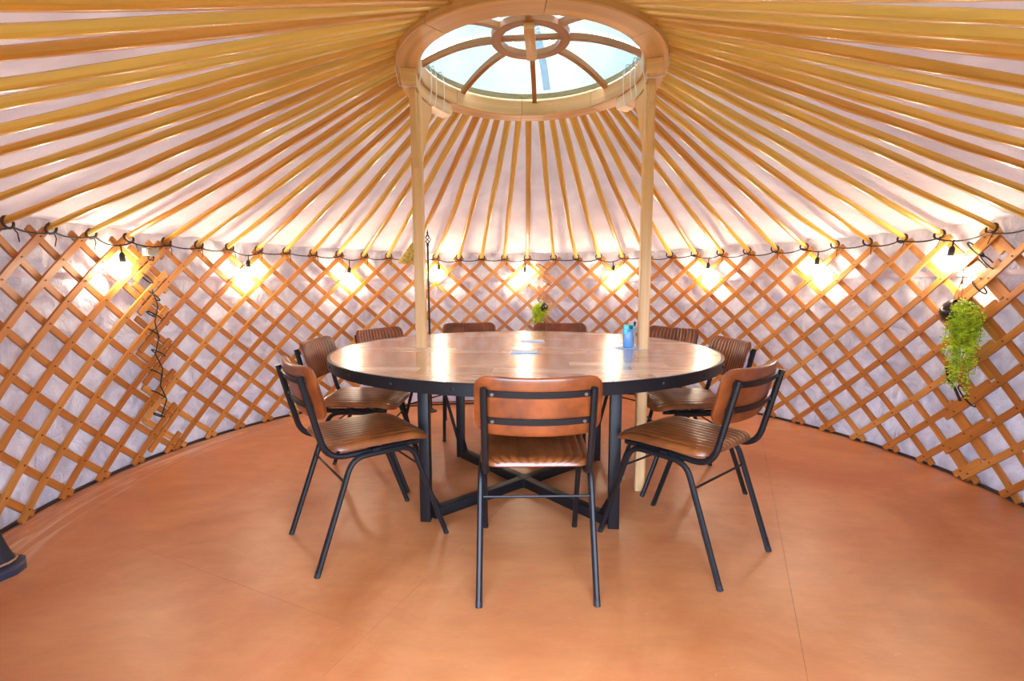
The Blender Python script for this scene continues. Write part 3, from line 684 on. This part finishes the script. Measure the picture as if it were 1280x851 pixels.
# ------------------------------------------------------------------ hanging planters
def planter(label, t, r, zpot, pr, tiltdir, strands, length, spread, seed, ztop, behind=0.):
    """a small black pot hung tilted on a cord, with trailing strings of bright leaves"""
    pr_ = random.Random(seed); c = Vector((CX, CY, 0))+yp(t, r, zpot); e = thing('hanging_planter', label, 'planter', c, -rad(t), 'small hanging planters on the lattice')
    Rm = Matrix.Rotation(tiltdir, 3, 'Y')
    b = MB(); b.lathe([(.004, -pr*1.02), (pr*.45, -pr*.92), (pr*.8, -pr*.62), (pr*.98, -pr*.2), (pr, .10*pr), (pr*.93, pr*.42), (pr*.86, pr*.5), (pr*.8, pr*.42), (pr*.78, pr*.3)], 20, Rm); b.build('pot', 'pot', e)
    b = MB(); b.lathe([(.001, pr*.30), (pr*.76, pr*.30), (pr*.5, pr*.40), (.002, pr*.44)], 14, Rm); b.build('soil', 'soil', e)
    top = Rm @ Vector((0, 0, pr*.45)); up = Vector((0, .03, ztop-zpot))
    b = MB()
    for q in ((pr*.85, 0), (-pr*.85, 0), (0, -pr*.85)):
        a = Rm @ Vector((q[0], q[1], pr*.45)); b.tube([a, a*.4+Vector((top.x*.4, 0, pr*1.6)), Vector((top.x*.5, .01, pr*2.6)), up], .0024, 5)
    b.build('hanging_cord', 'tan_cord', e)
    fo = MB(); sm = MB(); oct_ = [(1, 0, 0), (0, 1, 0), (-1, 0, 0), (0, -1, 0), (0, 0, 1), (0, 0, -1)]; of = [(0, 1, 4), (1, 2, 4), (2, 3, 4), (3, 0, 4), (1, 0, 5), (2, 1, 5), (3, 2, 5), (0, 3, 5)]
    for k in range(strands):
        a = pr_.uniform(0, 2*pi); rr = pr_.uniform(.2, 1); st0 = top+Rm @ Vector((cos(a)*pr*.6*rr, sin(a)*pr*.6*rr, pr*.05))
        ln = length*pr_.uniform(.35, 1.)*(1 if k % 3 else .45); ox_ = pr_.gauss(0, spread*.5)+spread*.55*math.copysign(1, tiltdir); oy_ = pr_.uniform(-.03, .045)-.01; P = []
        for i in range(11):
            u = i/10; out = min(1, u*4); P.append(st0+Vector((ox_*out*(1-.25*u), (behind-oy_*1.5)*out, pr*.55*sin(pi*min(1, u*3))*.6-ln*max(0, u-.08)))+Vector((pr_.gauss(0, .004), pr_.gauss(0, .004), 0)))
        sm.tube(P, .0012, 3)
        for i in range(10):
            for q in range(6):
                u = pr_.random(); p = P[i]*(1-u)+P[i+1]*u+Vector((pr_.gauss(0, .009), pr_.gauss(0, .009), pr_.gauss(0, .007))); s = pr_.uniform(.005, .0088)
                Q = Matrix.Rotation(pr_.uniform(0, 6), 3, 'Z') @ Matrix.Rotation(pr_.uniform(-1, 1), 3, 'X')
                fo.add([p+Q @ Vector((v[0]*s*1.3, v[1]*s*.8, v[2]*s*.6)) for v in oct_], of)
    f = fo.build('foliage', 'leaf', e, False); f['kind'] = 'stuff'; sm.build('stems', 'stem', e)
    return e
planter('bright green trailing plant in a tilted black pot on the right lattice wall', 89.2, R-.115, .930, .066, 1.15, 56, .50, .050, 11, 1.24)
planter('small green plant in a black pot hung on the back lattice, above a chair back', 5.4, R-.12, .865, .047, -1.0, 34, .25, .055, 5, 1.23, .035)

# ------------------------------------------------------------------ heater, cable, iron pole, woven cone, junction box, left stand
ha = math.atan2(.10, .55); h = thing('panel_heater', 'low white panel heater standing on the floor behind the table', 'heater', (-.60, 4.44, 0), .20)
b = MB(); b.box((0, 0, .238), (.78, .07, .460), None, .012); pb = b.build('body', 'white', h)
for k in range(9): b = MB(); b.box((-.32+.08*k, -.036, .42), (.05, .006, .012), None, .002); b.build('vent_slot', 'grey', pb)
for s in (-1, 1): b = MB(); b.box((s*.27, 0, .02), (.035, .15, .04), None, .006); b.build('foot', 'white', h)
b = MB(); b.tube([(-1.25, 4.0, .006), (-1.05, 4.22, .006), (-.8, 4.28, .006), (-.5, 4.33, .006), (-.2, 4.36, .006), (.1, 4.40, .006), (.5, 4.48, .006)], .006, 6)
tag(b.build('power_cord', 'cord'), 'black power cord lying on the floor in front of the white heater', 'cord')
pl_ = thing('iron_pole', 'thin dark iron pole with twisted cage finial behind the left post', 'pole', (-.70, 4.08, 0))
b = MB(); b.tube([(0, 0, .012), (0, 0, .7), (0, 0, 1.42)], .008, 8); b.build('rod', 'iron', pl_)
b = MB(); b.lathe([(.05, 0), (.05, .008), (.03, .014), (.012, .03)], 18); b.build('base', 'iron', pl_)
fin = MB()
for k in range(4):
    fin.tube([(.024*sin(pi*i/10)*cos(k*pi/2+i*.35), .024*sin(pi*i/10)*sin(k*pi/2+i*.35), 1.42+.085*i/10) for i in range(11)], .0036, 5)
fin.lathe([(.002, 1.502), (.008, 1.51), (.006, 1.522), (.001, 1.545)], 8); fin.lathe([(.004, 1.40), (.011, 1.41), (.011, 1.422), (.004, 1.43)], 8); fin.build('finial', 'iron', pl_)
wc = thing('woven_hat', 'yellow woven straw cone hung at the lattice top, half hidden by the left post', 'ornament', (-.85, 4.20, 1.275), 0)
b = MB(); b.lathe([(.128, 0), (.125, .012), (.07, .085), (.016, .16), (.004, .17)], 22); b.build('cone', 'straw', wc)
b = MB(); b.tube([kp(k*20, .126, .004) for k in range(18)], .006, 6, True); b.build('brim', 'straw', wc)
b = MB(); b.tube([(0, 0, .165), (0, 0, .22), (0, .0, .31)], .002, 5); b.build('hanging_cord', 'tan_cord', wc)
jb = thing('junction_box', 'small grey box fixed at the lattice top beside the leftmost lit bulb', 'box', tuple(Vector((CX, CY, 0))+yp(-79.6, R-.055, 1.285)), rad(79.6))
b = MB(); b.box((0, 0, 0), (.085, .032, .046), None, .004); b.build('body', 'grey', jb)
b = MB(); b.box((0, -.018, 0), (.075, .005, .038), None, .002); b.build('lid', 'grey', jb)
b = MB(); b.tube([(-.02, 0, -.023), (-.02, -.004, -.045), (.01, -.004, -.05), (.02, 0, -.024)], .004, 6); b.build('cable_loop', 'cord', jb)
ls = thing('floor_stand', 'black floor stand with flat foot, cut off by the left edge', 'stand', (-2.02, 1.70, 0), rad(20))
b = MB(); b.prism([(-.16, -.10), (.115, -.09), (.150, -.05), (.155, .0), (.125, .06), (.05, .09), (-.16, .09)], 0, .030, .008); b.build('foot', 'navyfoot', ls)
b = MB(); X, Y = Vector((1, 0, 0)), Vector((0, 1, 0)); sq = lambda w, d: [(w*cos(a)*1.2, d*sin(a)*1.2) for a in [k*pi/8 for k in range(16)]]
b.sweep([((.020, 0, .030), X, Y), ((.008, 0, .09), X, Y), ((-.005, 0, .20), X, Y), ((-.012, 0, .28), X, Y), ((-.020, 0, .33), X, Y)], [sq(.085, .062), sq(.075, .058), sq(.06, .052), sq(.056, .05), sq(.036, .034)]); b.build('column', 'navy', ls)
b = MB(); b.tube([((.020)+.103*cos(k*pi/9), .076*sin(k*pi/9), .040) for k in range(18)], .004, 6, True); b.build('piping', 'tan', ls)

# ------------------------------------------------------------------ things on the table
Z = TZ+.0012
def sheet(name, x, y, w, d, rz, lb, cat, m, th=.002):
    e = MB(); e.box((0, 0, th/2), (w, d, th)); o = e.build(name, m, None, False); o.location = (x, y, Z); o.rotation_euler = (0, 0, rz); return tag(o, lb, cat)
sheet('blue_sheet', .602, 2.475, .14, .10, .1, 'light blue sheet lying under the blue bottle on the table', 'paper', 'paperblue')
def notepad(x, y, rz, lb):
    e = thing('notepad', lb, 'notepad', (x, y, Z), rz, 'pale notepads on the table')
    b = MB(); b.box((0, 0, .002), (.135, .095, .004), None, .0008); b.build('pages', 'paper', e)
    b = MB(); b.box((0, -.0485, .002), (.135, .002, .0044)); b.build('binding', 'paperblue', e)
notepad(.120, 2.80, .02, 'pale notepad lying farther back in the middle of the table')
notepad(.058, 2.33, -.02, 'pale notepad lying nearer the viewer in the middle of the table')
bt = thing('drink_bottle', 'blue bottle with cyan flip cap standing by the right post on the table', 'bottle', (.600, 2.478, Z+.0022), -.2)
b = MB(); b.box((0, 0, .045), (.050, .034, .090), None, .007); b.build('body', 'blue', bt)
b = MB(); b.box((-.010, 0, .104), (.030, .035, .028), None, .005); b.box((-.013, -.018, .083), (.020, .006, .022), None, .002); cp = b.build('cap', 'cyan', bt)
b = MB(); b.box((.014, 0, .0935), (.026, .034, .006), None, .002); b.box((.014, 0, .1165), (.026, .034, .005), None, .002); b.box((.025, 0, .105), (.005, .034, .022), None, .002); b.build('loop', 'cyan', cp)
b = MB(); b.box((.0135, .004, .105), (.0155, .022, .0165), None, .003); b.build('spout', 'dark', cp)
sb = thing('spray_bottle', 'clear spray bottle with pale nozzle half hidden behind the blue bottle', 'bottle', (.633, 2.545, Z), .3)
b = MB(); b.lathe([(.002, 0), (.020, 0), (.022, .004), (.022, .075), (.016, .095), (.009, .104), (.009, .112)], 14); b.build('body', 'clear', sb)
b = MB(); b.box((-.004, 0, .123), (.026, .014, .022), None, .004); b.build('nozzle', 'pinkwhite', sb)
b = MB(); b.box((.016, 0, .118), (.014, .010, .026), Matrix.Rotation(.35, 3, 'Y'), .003); b.build('trigger', 'brown', sb)
